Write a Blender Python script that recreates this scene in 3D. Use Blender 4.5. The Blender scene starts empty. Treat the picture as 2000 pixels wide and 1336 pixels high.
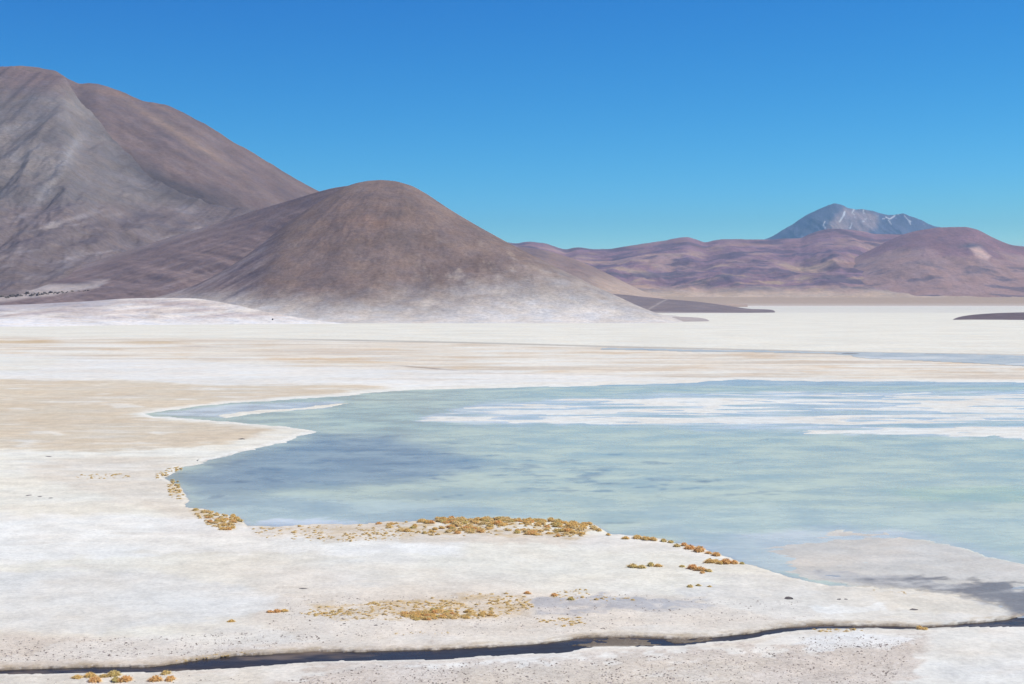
import bpy, bmesh, math, random
import numpy as np
from mathutils import Vector

# ------------------------------------------------------------------ camera, sky, sun, exposure
F, H, HR, CX = 2778.0, 20.0, 590.0, 1000.0      # focal length and horizon row in photo pixels, eye height in metres
S = bpy.context.scene
cam = bpy.data.cameras.new('camera'); co = bpy.data.objects.new('camera', cam)
S.collection.objects.link(co); S.camera = co
co.location = (0, 0, H); co.rotation_euler = (math.pi/2, 0, 0)
cam.sensor_width = 36; cam.lens = 36*F/2000; cam.shift_y = (HR-668)/2000
cam.clip_start = 0.5; cam.clip_end = 90000

SUN_EL, SUN_AZ = math.radians(57), math.radians(78)
w = bpy.data.worlds.new('World'); S.world = w; w.use_nodes = True
nt = w.node_tree; nt.nodes.clear()
sky = nt.nodes.new('ShaderNodeTexSky'); sky.sky_type = 'NISHITA'; sky.sun_disc = False
sky.sun_elevation = SUN_EL; sky.sun_rotation = SUN_AZ
sky.altitude = 2500; sky.air_density = .6; sky.dust_density = 0.1; sky.ozone_density = 2.6
bg = nt.nodes.new('ShaderNodeBackground'); bg.inputs[1].default_value = 0.10
wo = nt.nodes.new('ShaderNodeOutputWorld')
# the photograph's polarised, deeply saturated sky: one tone curve per channel over the whole dome
sp_, cb_ = nt.nodes.new('ShaderNodeSeparateColor'), nt.nodes.new('ShaderNodeCombineColor')
nt.links.new(sky.outputs[0], sp_.inputs[0])
def wm(op, a, b):
    x = nt.nodes.new('ShaderNodeMath'); x.operation = op; nt.links.new(a, x.inputs[0]); x.inputs[1].default_value = b; return x.outputs[0]
for i, (g, k) in enumerate(((3.2, 12.), (1.55, 2.3), (.8, 1.27))):
    nt.links.new(wm('MINIMUM', wm('MULTIPLY', wm('POWER', wm('MULTIPLY', sp_.outputs[i], .1), g), k*10), 9.0), cb_.inputs[i])
nt.links.new(cb_.outputs[0], bg.inputs[0]); nt.links.new(bg.outputs[0], wo.inputs[0])

sd_ = bpy.data.lights.new('sun', 'SUN'); so = bpy.data.objects.new('sun', sd_); S.collection.objects.link(so)
sd_.energy = 4.0; sd_.angle = math.radians(0.53); sd_.color = (1, .965, .85)
sv = Vector((math.sin(SUN_AZ)*math.cos(SUN_EL), math.cos(SUN_AZ)*math.cos(SUN_EL), math.sin(SUN_EL)))
so.rotation_euler = (-sv).to_track_quat('-Z', 'Y').to_euler()
S.view_settings.view_transform = 'Standard'; S.view_settings.look = 'None'
S.view_settings.gamma = 1; S.view_settings.exposure = 0.17; S.view_settings.use_curve_mapping = False

# ------------------------------------------------------------------ helpers
rnd = random.Random(7)
def tag(o, label, cat=None, group=None, kind=None):
    o['label'] = label
    if cat: o['category'] = cat
    if group: o['group'] = group
    if kind: o['kind'] = kind
    return o

def hash2(i, j, seed):
    h = (i*374761393 + j*668265263 + seed*974634777) & 0xffffffff
    h = ((h ^ (h >> 13))*1274126177) & 0xffffffff
    return (h ^ (h >> 16)) & 0xffffffff
def perlin(x, y, seed=0):
    xi = np.floor(x).astype(np.int64); yi = np.floor(y).astype(np.int64)
    xf = x-xi; yf = y-yi
    ux = xf*xf*xf*(xf*(xf*6-15)+10); uy = yf*yf*yf*(yf*(yf*6-15)+10)
    def g(a, b):
        an = hash2(xi+a, yi+b, seed)*(2*np.pi/4294967296.0)
        return np.cos(an)*(xf-a) + np.sin(an)*(yf-b)
    n0 = g(0, 0)*(1-ux)+g(1, 0)*ux
    n1 = g(0, 1)*(1-ux)+g(1, 1)*ux
    return (n0*(1-uy)+n1*uy)*1.5
def fbm(x, y, octv=4, seed=0, gain=.5, ridged=False):
    a, tot, v = 1.0, 0.0, np.zeros_like(x)
    for k in range(octv):
        n = perlin(x*2**k+13.7*k, y*2**k-7.3*k, seed+k)
        if ridged: n = 1-2*np.abs(n)
        v += a*n; tot += a; a *= gain
    return v/tot
def sstep(a, b, x):
    t = np.clip((x-a)/(b-a), 0, 1); return t*t*(3-2*t)
def curve(pts):
    """smooth monotone interpolation through (u, value) points"""
    p = np.array(sorted(pts), float); xs, ys = p[:, 0], p[:, 1]
    h = np.diff(xs); d = np.diff(ys)/h; m = np.zeros(len(xs)); m[0], m[-1] = d[0], d[-1]
    for i in range(1, len(xs)-1):
        if d[i-1]*d[i] > 0:
            w1, w2 = 2*h[i]+h[i-1], h[i]+2*h[i-1]; m[i] = (w1+w2)/(w1/d[i-1]+w2/d[i])
    def f(x):
        x = np.asarray(x, float); xc = np.clip(x, xs[0], xs[-1])
        i = np.clip(np.searchsorted(xs, xc)-1, 0, len(xs)-2)
        t = (xc-xs[i])/h[i]
        return ((2*t**3-3*t*t+1)*ys[i]+(t**3-2*t*t+t)*h[i]*m[i]+(-2*t**3+3*t*t)*ys[i+1]+(t**3-t*t)*h[i]*m[i+1])
    return f
def poly_sd(px, py, poly, ys=1.0):
    """signed distance (inside positive); rows weighted by ys"""
    P = np.array(poly, float); n = len(P)
    d2 = np.full(px.shape, 1e18); inside = np.zeros(px.shape, bool)
    for i in range(n):
        ax, ay = P[i]; bx, by = P[(i+1) % n]
        ex, ey = bx-ax, (by-ay)*ys; wx, wy = px-ax, (py-ay)*ys
        t = np.clip((wx*ex+wy*ey)/(ex*ex+ey*ey+1e-9), 0, 1)
        d2 = np.minimum(d2, (wx-ex*t)**2+(wy-ey*t)**2)
        if ay != by:
            c = (py >= min(ay, by)) & (py < max(ay, by))
            inside ^= c & (px < ax+(py-ay)/(by-ay)*(bx-ax))
    return np.where(inside, 1, -1)*np.sqrt(d2)
def lerp(a, b, t):
    return a*(1-t[..., None])+np.asarray(b)*t[..., None]

def grid_mesh(name, X, Y, Z, col, mat, extra=None, keep=None, smooth=True):
    nr, nc = X.shape
    idx = np.arange(nr*nc).reshape(nr, nc)
    q = np.stack([idx[:-1, :-1], idx[:-1, 1:], idx[1:, 1:], idx[1:, :-1]], -1).reshape(-1, 4)
    co_ = np.stack([X, Y, Z], -1).reshape(-1, 3); col_ = col.reshape(-1, 3)
    ex_ = {k: v.reshape(-1) for k, v in (extra or {}).items()}
    if keep is not None:
        kq = keep.reshape(-1)[q].any(1); q = q[kq]
        used, inv = np.unique(q, return_inverse=True); q = inv.reshape(-1, 4)
        co_, col_ = co_[used], col_[used]; ex_ = {k: v[used] for k, v in ex_.items()}
    me = bpy.data.meshes.new(name)
    me.vertices.add(len(co_)); me.vertices.foreach_set('co', co_.astype(np.float32).ravel())
    me.loops.add(q.size); me.loops.foreach_set('vertex_index', q.astype(np.int32).ravel())
    me.polygons.add(len(q)); me.polygons.foreach_set('loop_start', np.arange(0, q.size, 4, dtype=np.int32))
    me.polygons.foreach_set('use_smooth', np.full(len(q), smooth))
    me.update(calc_edges=True)
    a = me.attributes.new('tint', 'FLOAT_COLOR', 'POINT')
    a.data.foreach_set('color', np.concatenate([np.clip(col_, 0, 1), np.ones((len(col_), 1))], 1).astype(np.float32).ravel())
    for k, v in ex_.items():
        at = me.attributes.new(k, 'FLOAT', 'POINT'); at.data.foreach_set('value', v.astype(np.float32))
    me.materials.append(mat)
    o = bpy.data.objects.new(name, me); S.collection.objects.link(o)
    return o

# ------------------------------------------------------------------ materials
class NT:
    def __init__(self, name):
        self.m = bpy.data.materials.new(name); self.m.use_nodes = True
        self.t = self.m.node_tree; self.t.nodes.clear()
        self.out = self.t.nodes.new('ShaderNodeOutputMaterial')
        self.b = self.n('ShaderNodeBsdfPrincipled'); self.l(self.b.outputs[0], self.out.inputs[0])
        self.pos = self.n('ShaderNodeNewGeometry').outputs['Position']
    def n(self, k, **kw):
        x = self.t.nodes.new(k)
        for a, v in kw.items(): setattr(x, a, v)
        return x
    def l(self, a, b): self.t.links.new(a, b)
    def val(self, sock, v):
        if isinstance(v, bpy.types.NodeSocket): self.l(v, sock)
        else: sock.default_value = v
    def scaled(self, v):
        m = self.n('ShaderNodeMapping'); self.l(self.pos, m.inputs[0]); m.inputs['Scale'].default_value = v; return m.outputs[0]
    def noise(self, scale, detail=4, rough=.55, vec=None, dist=0):
        x = self.n('ShaderNodeTexNoise'); self.l(vec or self.pos, x.inputs['Vector'])
        x.inputs['Scale'].default_value = scale; x.inputs['Detail'].default_value = detail
        x.inputs['Roughness'].default_value = rough; x.inputs['Distortion'].default_value = dist
        return x.outputs[0]
    def ramp(self, fac, lo, hi, a=0., b=1.):
        x = self.n('ShaderNodeMapRange'); x.interpolation_type = 'SMOOTHSTEP'
        for i, v in enumerate((fac, lo, hi, a, b)): self.val(x.inputs[i], v)
        return x.outputs[0]
    def math(self, op, a, b=0.):
        x = self.n('ShaderNodeMath', operation=op); self.val(x.inputs[0], a); self.val(x.inputs[1], b); return x.outputs[0]
    def mix(self, fac, a, b, mode='MIX'):
        x = self.n('ShaderNodeMix', data_type='RGBA', blend_type=mode)
        self.val(x.inputs[0], fac); self.val(x.inputs[6], a); self.val(x.inputs[7], b); return x.outputs[2]
    def gain(self, colr, f):
        c = self.n('ShaderNodeCombineColor')
        for i in range(3): self.l(f, c.inputs[i])
        return self.mix(1.0, colr, c.outputs[0], 'MULTIPLY')
    def attr(self, name, which='Fac'):
        return self.n('ShaderNodeAttribute', attribute_name=name).outputs[which]
    def bump(self, h, strength, dist):
        x = self.n('ShaderNodeBump'); x.inputs['Strength'].default_value = strength; x.inputs['Distance'].default_value = dist
        self.l(h, x.inputs['Height']); self.l(x.outputs[0], self.b.inputs['Normal'])

def slope_material(name, s, lo=.84, hi=1.14, bdist=2.0, stretch=(1, 1, 1)):
    k = NT(name); v = k.scaled(stretch)
    n1 = k.noise(s, 9, .68, v); n2 = k.noise(s*11, 7, .85)
    f = k.math('MULTIPLY', k.ramp(n1, .25, .75, lo, hi), k.ramp(n2, .34, .66, .80, 1.20))
    warm = k.mix(k.ramp(k.noise(s*2.3, 5, .6), .35, .7), (1.05, 1, .95, 1), (.96, .985, 1.04, 1))
    k.l(k.mix(1.0, k.gain(k.attr('tint', 'Color'), f), warm, 'MULTIPLY'), k.b.inputs['Base Color'])
    k.b.inputs['Roughness'].default_value = .95; k.b.inputs['Specular IOR Level'].default_value = .15
    k.bump(k.math('ADD', n1, k.math('MULTIPLY', n2, .25)), .6, bdist)
    return k.m

def ground_material():
    k = NT('salt_flat_crust')
    base = k.attr('tint', 'Color'); grit = k.attr('grit'); wet = k.attr('wet')
    n_big = k.noise(.02, 7, .6); n_mid = k.noise(.35, 6, .62); n_fin = k.noise(3.0, 6, .7); n_gr = k.noise(5.0, 6, .85)
    f = k.math('MULTIPLY', k.ramp(n_big, .3, .7, .93, 1.04), k.ramp(n_mid, .3, .7, .88, 1.06))
    f = k.math('MULTIPLY', f, k.ramp(n_fin, .3, .7, .88, 1.07))
    c = k.mix(1.0, k.gain(base, f), k.mix(k.ramp(k.noise(.06, 7, .65), .35, .65), (1, .965, .91, 1), (.985, 1, 1, 1)), 'MULTIPLY')
    # thin dry cracks and darker damp crumbs in the crust
    dark = k.math('MULTIPLY', k.ramp(n_gr, .53, .62), grit)
    c = k.mix(k.math('MULTIPLY', dark, .8), c, (.30, .245, .21, 1))
    pale_specks = k.math('MULTIPLY', k.ramp(n_gr, .46, .38), grit)  # paler specks scattered through the gritty crust
    c = k.mix(k.math('MULTIPLY', pale_specks, .45), c, (.86, .83, .80, 1))
    clump = k.math('MULTIPLY', k.ramp(k.noise(1.4, 5, .7), .58, .70), k.ramp(grit, .15, .9))
    c = k.mix(k.math('MULTIPLY', clump, .35), c, (.47, .37, .28, 1))
    k.l(c, k.b.inputs['Base Color'])
    k.l(k.ramp(wet, 0., 1., .93, .38), k.b.inputs['Roughness'])
    k.l(k.ramp(wet, 0., 1., .12, .5), k.b.inputs['Specular IOR Level'])
    hgt = k.math('ADD', k.math('MULTIPLY', n_mid, .5), k.math('ADD', k.math('MULTIPLY', n_fin, .14), k.math('MULTIPLY', k.math('MULTIPLY', n_gr, grit), .12)))
    k.bump(hgt, .75, .30)
    return k.m

def water_material(name, rough, spec):
    k = NT(name)
    v = k.scaled((.8, 1.1, 1))
    n1 = k.noise(.12, 7, .6, v); n2 = k.noise(1.1, 4, .6, v)
    f = k.math('MULTIPLY', k.ramp(n1, .3, .7, .86, 1.09), k.ramp(n2, .25, .75, .93, 1.06))
    k.l(k.gain(k.attr('tint', 'Color'), f), k.b.inputs['Base Color'])
    k.b.inputs['IOR'].default_value = 1.333
    k.b.inputs['Specular IOR Level'].default_value = spec
    k.l(k.ramp(n1, .3, .7, rough*.6, rough*1.3), k.b.inputs['Roughness'])
    k.bump(k.math('ADD', k.noise(1.6, 5, .6, v), k.math('MULTIPLY', k.noise(.3, 4, .6, v), 1.5)), .45, .05)
    return k.m

def grass_material(name):
    k = NT(name)
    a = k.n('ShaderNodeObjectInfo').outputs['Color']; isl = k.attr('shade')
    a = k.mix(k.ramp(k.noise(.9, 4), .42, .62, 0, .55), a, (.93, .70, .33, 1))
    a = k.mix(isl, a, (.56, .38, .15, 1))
    k.l(k.gain(a, k.ramp(k.noise(14, 3), .25, .75, .8, 1.2)), k.b.inputs['Base Color'])
    k.b.inputs['Roughness'].default_value = .85; k.b.inputs['Specular IOR Level'].default_value = .2
    tr = k.n('ShaderNodeBsdfTranslucent'); mx = k.n('ShaderNodeMixShader'); mx.inputs[0].default_value = .42
    k.l(k.b.inputs['Base Color'].links[0].from_socket, tr.inputs[0])
    k.l(k.b.outputs[0], mx.inputs[1]); k.l(tr.outputs[0], mx.inputs[2]); k.l(mx.outputs[0], k.out.inputs[0])
    return k.m
def rock_material(name, c1, c2, s):
    k = NT(name)
    k.l(k.mix(k.ramp(k.noise(s, 6, .65), .35, .65), c1+(1,), c2+(1,)), k.b.inputs['Base Color'])
    k.b.inputs['Roughness'].default_value = .9; k.bump(k.noise(s*3, 5), .6, .05)
    return k.m

M_ground = ground_material()
M_lake = water_material('milky_lagoon_water', .28, .34)
M_pool = water_material('thin_salt_water', .4, .08)
M_stream = water_material('dark_stream_water', .3, .12)
M_hill = slope_material('hill_scree', .02, .86, 1.12, 3.0)
M_mount = slope_material('mountain_scree', .008, .84, 1.15, 9.0)
M_range = slope_material('range_scree', .0035, .80, 1.2, 22.0)
M_volc = slope_material('volcano_rock', .002, .82, 1.15, 40.0)
M_grass = grass_material('tussock_straw')
M_rock = rock_material('dark_rock', (.10, .085, .08), (.20, .17, .15), 2.0)
M_stone = rock_material('pale_stone', (.30, .25, .22), (.60, .53, .47), 4.0)
M_pebble = rock_material('brown_pebble', (.12, .095, .08), (.30, .24, .20), 6.0)

# ------------------------------------------------------------------ the salt flat: one sheet from behind the camera to the far foothills
rows = np.concatenate([np.arange(1430, 1000, -1.8), np.arange(1000, 760, -1.35), np.arange(760, 597, -.9),
                       [596.4, 595.8, 595.2, 594.6, 594, 593.4, 592.8, 592.3, 591.9, 591.5, 591.2]])
Yr = F*H/(rows-HR)
Yr = np.concatenate([[-600, -300, -150, -60, 0, 30, 50], Yr, [55000, 70000]])
uc = np.concatenate([[-9000, -6500, -4800, -3600, -2800, -2200, -1800], np.arange(-1500, -60, 24), np.arange(-60, 2062, 2.4),
                     np.arange(2064, 3500, 24), [3800, 4200, 4800, 5600, 6800, 8500, 11000]])
UP = curve([(-1500, 1345), (-300, 1312), (0, 1304), (150, 1299), (300, 1296), (350, 1290), (430, 1279), (500, 1273), (600, 1269), (750, 1266), (850, 1263), (950, 1258), (1030, 1254), (1100, 1246), (1150, 1240),
            (1200, 1239), (1300, 1242), (1400, 1239), (1450, 1233), (1500, 1225), (1550, 1219), (1600, 1217), (1700, 1217), (1790, 1219), (1850, 1216), (1900, 1212), (1960, 1206), (2000, 1200), (2200, 1206), (3500, 1300)])
LO = curve([(-1500, 1362), (-300, 1328), (0, 1317), (150, 1315), (300, 1313), (350, 1310), (430, 1306), (500, 1301), (600, 1293), (750, 1289), (850, 1287), (950, 1281), (1030, 1277), (1100, 1274), (1150, 1264),
            (1200, 1262), (1300, 1261), (1400, 1253), (1450, 1250), (1500, 1239), (1550, 1232), (1600, 1228), (1700, 1226), (1790, 1227), (1850, 1224), (1900, 1223), (1960, 1223), (2000, 1223), (2200, 1232), (3500, 1320)])
Ug, Yg = np.meshgrid(uc, Yr)
Rm = HR+F*H/np.maximum(Yg, 60)                                  # rows of the sheet bend along the stream, so its banks stay clean
Rm2 = Rm+(np.clip(UP(Ug), 1203, 1312)-1262)*np.exp(-((Rm-1262)/115)**2)
Yg = np.where((Yg >= 60) & (Yg < 8000), F*H/(Rm2-HR), Yg)
Xg = (Ug-CX)/F*np.maximum(Yg, 66)
Yp = np.maximum(Yg, 60); Rg = HR+F*H/Yp
LN = F*np.log(Yp)
def gn(s, octv=4, seed=0, ridged=False, gain=.55, sx=1.):
    """noise on the ground, patch width s pixels at the eye's distance, faded where the sheet cannot hold it"""
    a, tot, v = 1.0, 0.0, np.zeros_like(Ug)
    for k in range(octv):
        sk = s/2**k
        wgt = np.clip(sk*(Rg-HR)/F/1.6-.4, 0, 1)
        n = perlin(Ug/sk/sx+5.1*k, LN/sk+3.3*k, seed+k)
        if ridged: n = 1-2*np.abs(n)
        v += a*wgt*n; tot += a; a *= gain
    return v/tot

nA, nB, nC, nD = gn(260, 5, 11), gn(90, 5, 23), gn(600, 5, 37), gn(35, 4, 51)
wu = Ug + 26*nA + 12*nB
wr = Rg + (Rg-HR)*(.030*nB + .018*nC + .014*nD)
def zone(poly, soft, warp=1.0, ys=3.0):
    s = poly_sd(Ug+(wu-Ug)*warp, Rg+(wr-Rg)*warp, poly, ys)
    return sstep(-soft, soft, s)

WHITE = np.array([.79, .765, .70]); 
col = np.ones(Ug.shape+(3,))*WHITE
grit = np.zeros(Ug.shape); wet = np.zeros(Ug.shape)
def paint(mask, c, g=None):
    global col, grit
    col = lerp(col, c, mask)
    if g is not None: grit = grit*(1-mask)+g*mask
CREAM = (.75, .67, .585); TAN = (.65, .545, .42); PINK = (.74, .665, .62); GREYW = (.70, .695, .685); SAND = (.64, .56, .50)

thin = gn(110, 3, 901, sx=4., gain=.7); thin2 = gn(70, 3, 921, sx=5., gain=.8)
def thinly(lo, hi): return sstep(lo, hi, thin)
# far salt: faint warm and grey bands
paint(sstep(.1, .5, nC)*(Rg < 640)*.35, (.76, .74, .73))
paint(zone([(1300, 600), (3600, 600), (3600, 612), (1480, 611)], 5, .2)*.45, (.62, .60, .60))
paint(zone([(1200, 591), (3600, 591), (3600, 600), (1400, 599)], 5, .1)*.9, (.78, .71, .69))
# cream streaked belt under the thin dark line
line = curve([(-1500, 650), (0, 656), (300, 659), (600, 663), (900, 669), (1200, 677), (1500, 684), (1660, 688), (2000, 693), (3500, 712)])(Ug)
below = sstep(0, 3, Rg-line)
belt = below*sstep(752, 735, Rg+6*nA)
paint(belt*.75, CREAM)
paint(belt*sstep(.05, .45, nA)*.75, (.70, .60, .50), .1)
paint(belt*sstep(.0, .4, -nB)*.8, WHITE)
paint(belt*sstep(.10, .38, gn(140, 5, 77))*.6, (.66, .50, .35))
paint(belt*sstep(.08, .30, thin)*.75, (.62, .54, .47))
paint(belt*sstep(.10, .30, thin2)*.6, (.60, .47, .34))
paint(belt*sstep(.08, .28, -thin)*.8, (.80, .785, .75))
paint(np.exp(-((Rg-line-.5)/1.3)**2)*sstep(350, 700, Ug)*.75, (.36, .33, .31))
paint(np.exp(-((Rg-line-5)/1.6)**2)*.35*sstep(-.2, .2, nB), (.50, .40, .32))
for (u0, u1, r0, hw, c, a) in ((-60, 110, 668, 2.5, (.60, .42, .22), .85), (230, 350, 669, 2, (.60, .44, .25), .75), (520, 720, 702, 4, (.64, .45, .26), .7),
                               (560, 800, 709, 2.5, (.66, .50, .32), .6), (350, 420, 677, 1.2, (.42, .30, .25), .7), (-60, 30, 741, 4, (.62, .47, .26), .6),
                               (380, 480, 702, 1.2, (.50, .42, .38), .5), (1100, 1400, 701, 2, (.62, .50, .40), .35), (1200, 1560, 722, 2.5, (.66, .55, .46), .4)):
    m = sstep(u0-30, u0+30, Ug)*sstep(u1+30, u1-30, Ug)*np.exp(-((wr-r0)/hw)**2)*sstep(-.35, .15, nD)
    paint(m*a, c)
t = curve([(-2000, 700), (600, 700), (780, 715), (850, 721), (930, 728), (1000, 731), (1200, 733), (1400, 738), (1500, 743), (3500, 746)])(Ug)
paint(np.exp(-((Rg-t+2*nB)/1.3)**2)*sstep(740, 840, Ug)*(sstep(1010, 960, Ug)*.75+.25)*sstep(1520, 1450, Ug), (.30, .22, .18))
# white belt above the tan mud, then the mud itself
paint(zone([(-60, 690), (250, 700), (560, 716), (830, 722), (1380, 742), (1000, 752), (700, 760), (380, 752), (250, 742), (-60, 742)], 12)*.85, (.80, .79, .78))
paint(zone([(-1500, 690), (-60, 695), (140, 699), (60, 726), (-1500, 722)], 10)*.6, WHITE)
mud = zone([(-1500, 745), (0, 742), (200, 744), (420, 752), (700, 750), (760, 758), (640, 774), (450, 786), (300, 800), (240, 810), (330, 822), (470, 832),
            (540, 842), (470, 862), (360, 878), (200, 884), (0, 878), (-1500, 885)], 9)
paint(mud*(.80+.2*nB), TAN, .12)
paint(mud*sstep(.18, .42, gn(150, 5, 91))*.85, (.79, .76, .71))
paint(mud*sstep(.1, .5, nC)*.4, (.60, .52, .44))
# lower left: bright crust with pinkish sand patches
paint(zone([(60, 905), (220, 893), (350, 905), (330, 930), (400, 985), (440, 1010), (420, 1050), (300, 1045), (330, 1000), (180, 965), (60, 930)], 22)*.75, (.72, .655, .58), .2)
paint(zone([(330, 1010), (480, 1020), (760, 1020), (1170, 1045), (1220, 1064), (800, 1066), (500, 1052), (330, 1045)], 14)*.8, (.70, .63, .56), .35)
paint(zone([(-60, 1000), (400, 1010), (640, 1062), (900, 1060), (900, 1085), (300, 1085), (-60, 1110)], 20)*.7, (.83, .825, .82))
gritty = gn(200, 5, 981, gain=.7)
lowm = sstep(1070, 1130, Rg+(500-Ug)*.09+70*nA*.4)*sstep(300, 620, Ug+60*nC)
paint(lowm*.8, (.74, .68, .62), .45)
grit = np.where(Rg > 900, np.maximum(grit, .35*sstep(.0, .4, gritty)), grit)
paint(sstep(.0, .4, gn(420, 5, 15))*(Rg > 1040)*sstep(500, 800, Ug)*.6, (.79, .765, .745), .1)
grey_slab = zone([(-60, 1120), (300, 1120), (470, 1150), (600, 1180), (430, 1215), (180, 1240), (-60, 1238)], 22)
paint(grey_slab*.8, (.735, .725, .715), .02)
grv = sstep(1232, 1262, Rg+10*nB-np.clip((Ug-200)*.05, -10, 45)+14*sstep(400, 900, Ug))
paint(grv*sstep(1500, 1100, Ug)*.85, (.68, .60, .535), .75)
paint(zone([(150, 1262), (500, 1232), (640, 1258), (500, 1270), (300, 1290), (100, 1298), (-60, 1300), (-60, 1290)], 10)*.5, (.80, .775, .75), .4)
paint(zone([(560, 1165), (1040, 1160), (1240, 1165), (1560, 1170), (1640, 1200), (1500, 1222), (1100, 1238), (700, 1258), (560, 1240), (480, 1215)], 18)*.7, (.73, .665, .60), .65)
paint(zone([(600, 1182), (900, 1165), (1030, 1172), (1040, 1205), (850, 1214), (640, 1206)], 14)*.5*sstep(-.3, .3, nB), (.62, .50, .36), .8)
# grey damp streaks among the grass, centre
damp = zone([(1030, 1170), (1130, 1160), (1200, 1172), (1380, 1178), (1400, 1192), (1180, 1200), (1050, 1200)], 9)
paint(damp*.75*sstep(-.45, .1, nD+nB), (.47, .46, .47), .2); wet = np.maximum(wet, damp*.7)
paint(zone([(1310, 1148), (1640, 1150), (1610, 1162), (1420, 1172), (1340, 1172)], 7)*.45, (.60, .60, .62))
paint(zone([(540, 1148), (600, 1148), (600, 1152), (540, 1152)], 3, .2)*.3, (.4, .35, .3))
# far bank bay on the right: cream spit and white lens
paint(zone([(1420, 1120), (1520, 1122), (1640, 1150), (1900, 1160), (1985, 1196), (1900, 1210), (1500, 1212), (1380, 1180)], 12)*.75, (.76, .735, .70), .15)
paint(zone([(1590, 1186), (1730, 1182), (1740, 1196), (1600, 1200)], 6)*.9, (.84, .84, .83), 0)
paint(zone([(1700, 1165), (1880, 1168), (1960, 1192), (1900, 1202), (1750, 1196)], 10)*.5, (.74, .68, .59))
# foreground under the stream
fg = curve([(-1500, 1330), (300, 1320), (620, 1298), (850, 1296), (1000, 1284), (1300, 1268), (1450, 1262), (1560, 1238), (3500, 1232)])(Ug)
paint(sstep(0, 7, Rg-fg)*.9, (.785, .765, .74), .15)
paint(zone([(560, 1330), (700, 1302), (1000, 1292), (1260, 1282), (1400, 1268), (1560, 1262), (1800, 1246), (1820, 1290), (1770, 1330), (1740, 1440), (500, 1440)], 20, 3)*.95, (.665, .60, .55), .9)
paint(zone([(900, 1310), (1300, 1290), (1500, 1290), (1400, 1440), (900, 1440)], 26)*.35, (.64, .58, .49))
paint(zone([(-300, 1322), (280, 1316), (520, 1318), (520, 1440), (-300, 1440)], 16)*.7, (.72, .67, .60), .5)
paint(zone([(1548, 1262), (1590, 1243), (1690, 1240), (1790, 1252), (1770, 1262), (1740, 1272), (1600, 1272)], 6)*.9, (.82, .82, .825), .6)
paint(zone([(1800, 1228), (3500, 1225), (3500, 1440), (1740, 1440), (1770, 1330), (1820, 1290)], 24, 3)*.85, (.765, .76, .74), .05)
paint(zone([(1830, 1300), (2000, 1290), (2200, 1330), (1900, 1440)], 25)*.5*sstep(-.3, .3, nA), (.66, .655, .66))
paint(zone([(620, 1300), (780, 1296), (720, 1310), (640, 1312)], 8)*.6, (.55, .50, .47), .6)

# fine drift streaks over everything between the lagoon and the far salt
mid = sstep(640, 670, Rg)*sstep(1010, 900, Rg)
paint(mid*sstep(.12, .36, thin2)*.45, (.62, .565, .51))
paint(mid*sstep(.12, .36, -thin2)*.5, (.80, .785, .755))
paint(sstep(860, 900, Rg)*sstep(.16, .5, gn(160, 5, 951, sx=2.2, gain=.65))*.55, (.70, .655, .605))
paint(sstep(860, 900, Rg)*sstep(.2, .5, -gn(120, 5, 961, sx=2.5, gain=.65))*.4, (.70, .695, .68))
# dry straw and litter between the tussocks
litter = sstep(-.12, .25, gn(46, 4, 991, gain=.8)+.2*nD)
for zp, za in (([(830, 1012), (1000, 1012), (1150, 1020), (1180, 1040), (1120, 1052), (860, 1050), (760, 1034)], .75), ([(600, 1186), (780, 1174), (1020, 1162), (1040, 1200), (860, 1213), (660, 1212)], .7),
               ([(480, 1030), (740, 1024), (830, 1040), (800, 1056), (500, 1050)], .4), ([(370, 994), (465, 1010), (476, 1026), (440, 1042), (390, 1020)], .55), ([(325, 934), (362, 940), (358, 978), (330, 972)], .5)):
    paint(zone(zp, 7, .6)*litter*za, (.60, .45, .25), .7)
# ---- the lagoon
LAKE = [(282, 808), (330, 801), (450, 787), (530, 783), (600, 779), (720, 768), (800, 762), (1000, 757), (1200, 752), (1340, 749), (1385, 744), (1440, 741),
        (1520, 744), (2000, 747), (3600, 750), (3600, 1330), (2400, 1230), (2000, 1203), (1985, 1200), (1940, 1178), (1850, 1160), (1760, 1150), (1700, 1148),
        (1620, 1145), (1530, 1124), (1455, 1100), (1370, 1070), (1290, 1052), (1190, 1042), (1165, 1026), (1100, 1019), (1000, 1015), (850, 1016),
        (740, 1021), (640, 1023), (560, 1026), (482, 1026), (470, 1012), (400, 996), (362, 990), (368, 974), (352, 950), (322, 934), (360, 912), (450, 889), (560, 862),
        (620, 843), (560, 833), (470, 826), (380, 818), (300, 813)]
slow = Rg+(Rg-HR)*(.012*nB+.012*nD); slu = Ug+8*nB+6*nD
lake = poly_sd(slu, slow, LAKE, 2.5)
bar = poly_sd(slu, slow, [(440, 816), (500, 808), (600, 799), (660, 794), (682, 786), (650, 790), (560, 798), (480, 804), (420, 812)], 2.5)
land_h = .10*sstep(0, 14, -lake) + .03*nB*sstep(4, 30, -lake) + .02*nD*sstep(4, 30, -lake)
# white salt rim along the water
rim = sstep(-16, -5, lake)*sstep(1.5, 0, lake)
paint(rim*sstep(1010, 880, Rg)*.8, (.80, .79, .765), .15)
bed = -.35*sstep(0, 10, lake)
paint(sstep(-5, -1, lake)*sstep(2, 0, lake)*sstep(850, 900, Rg)*sstep(-.35, .3, nD)*.55, (.47, .42, .36), .5)
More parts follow.
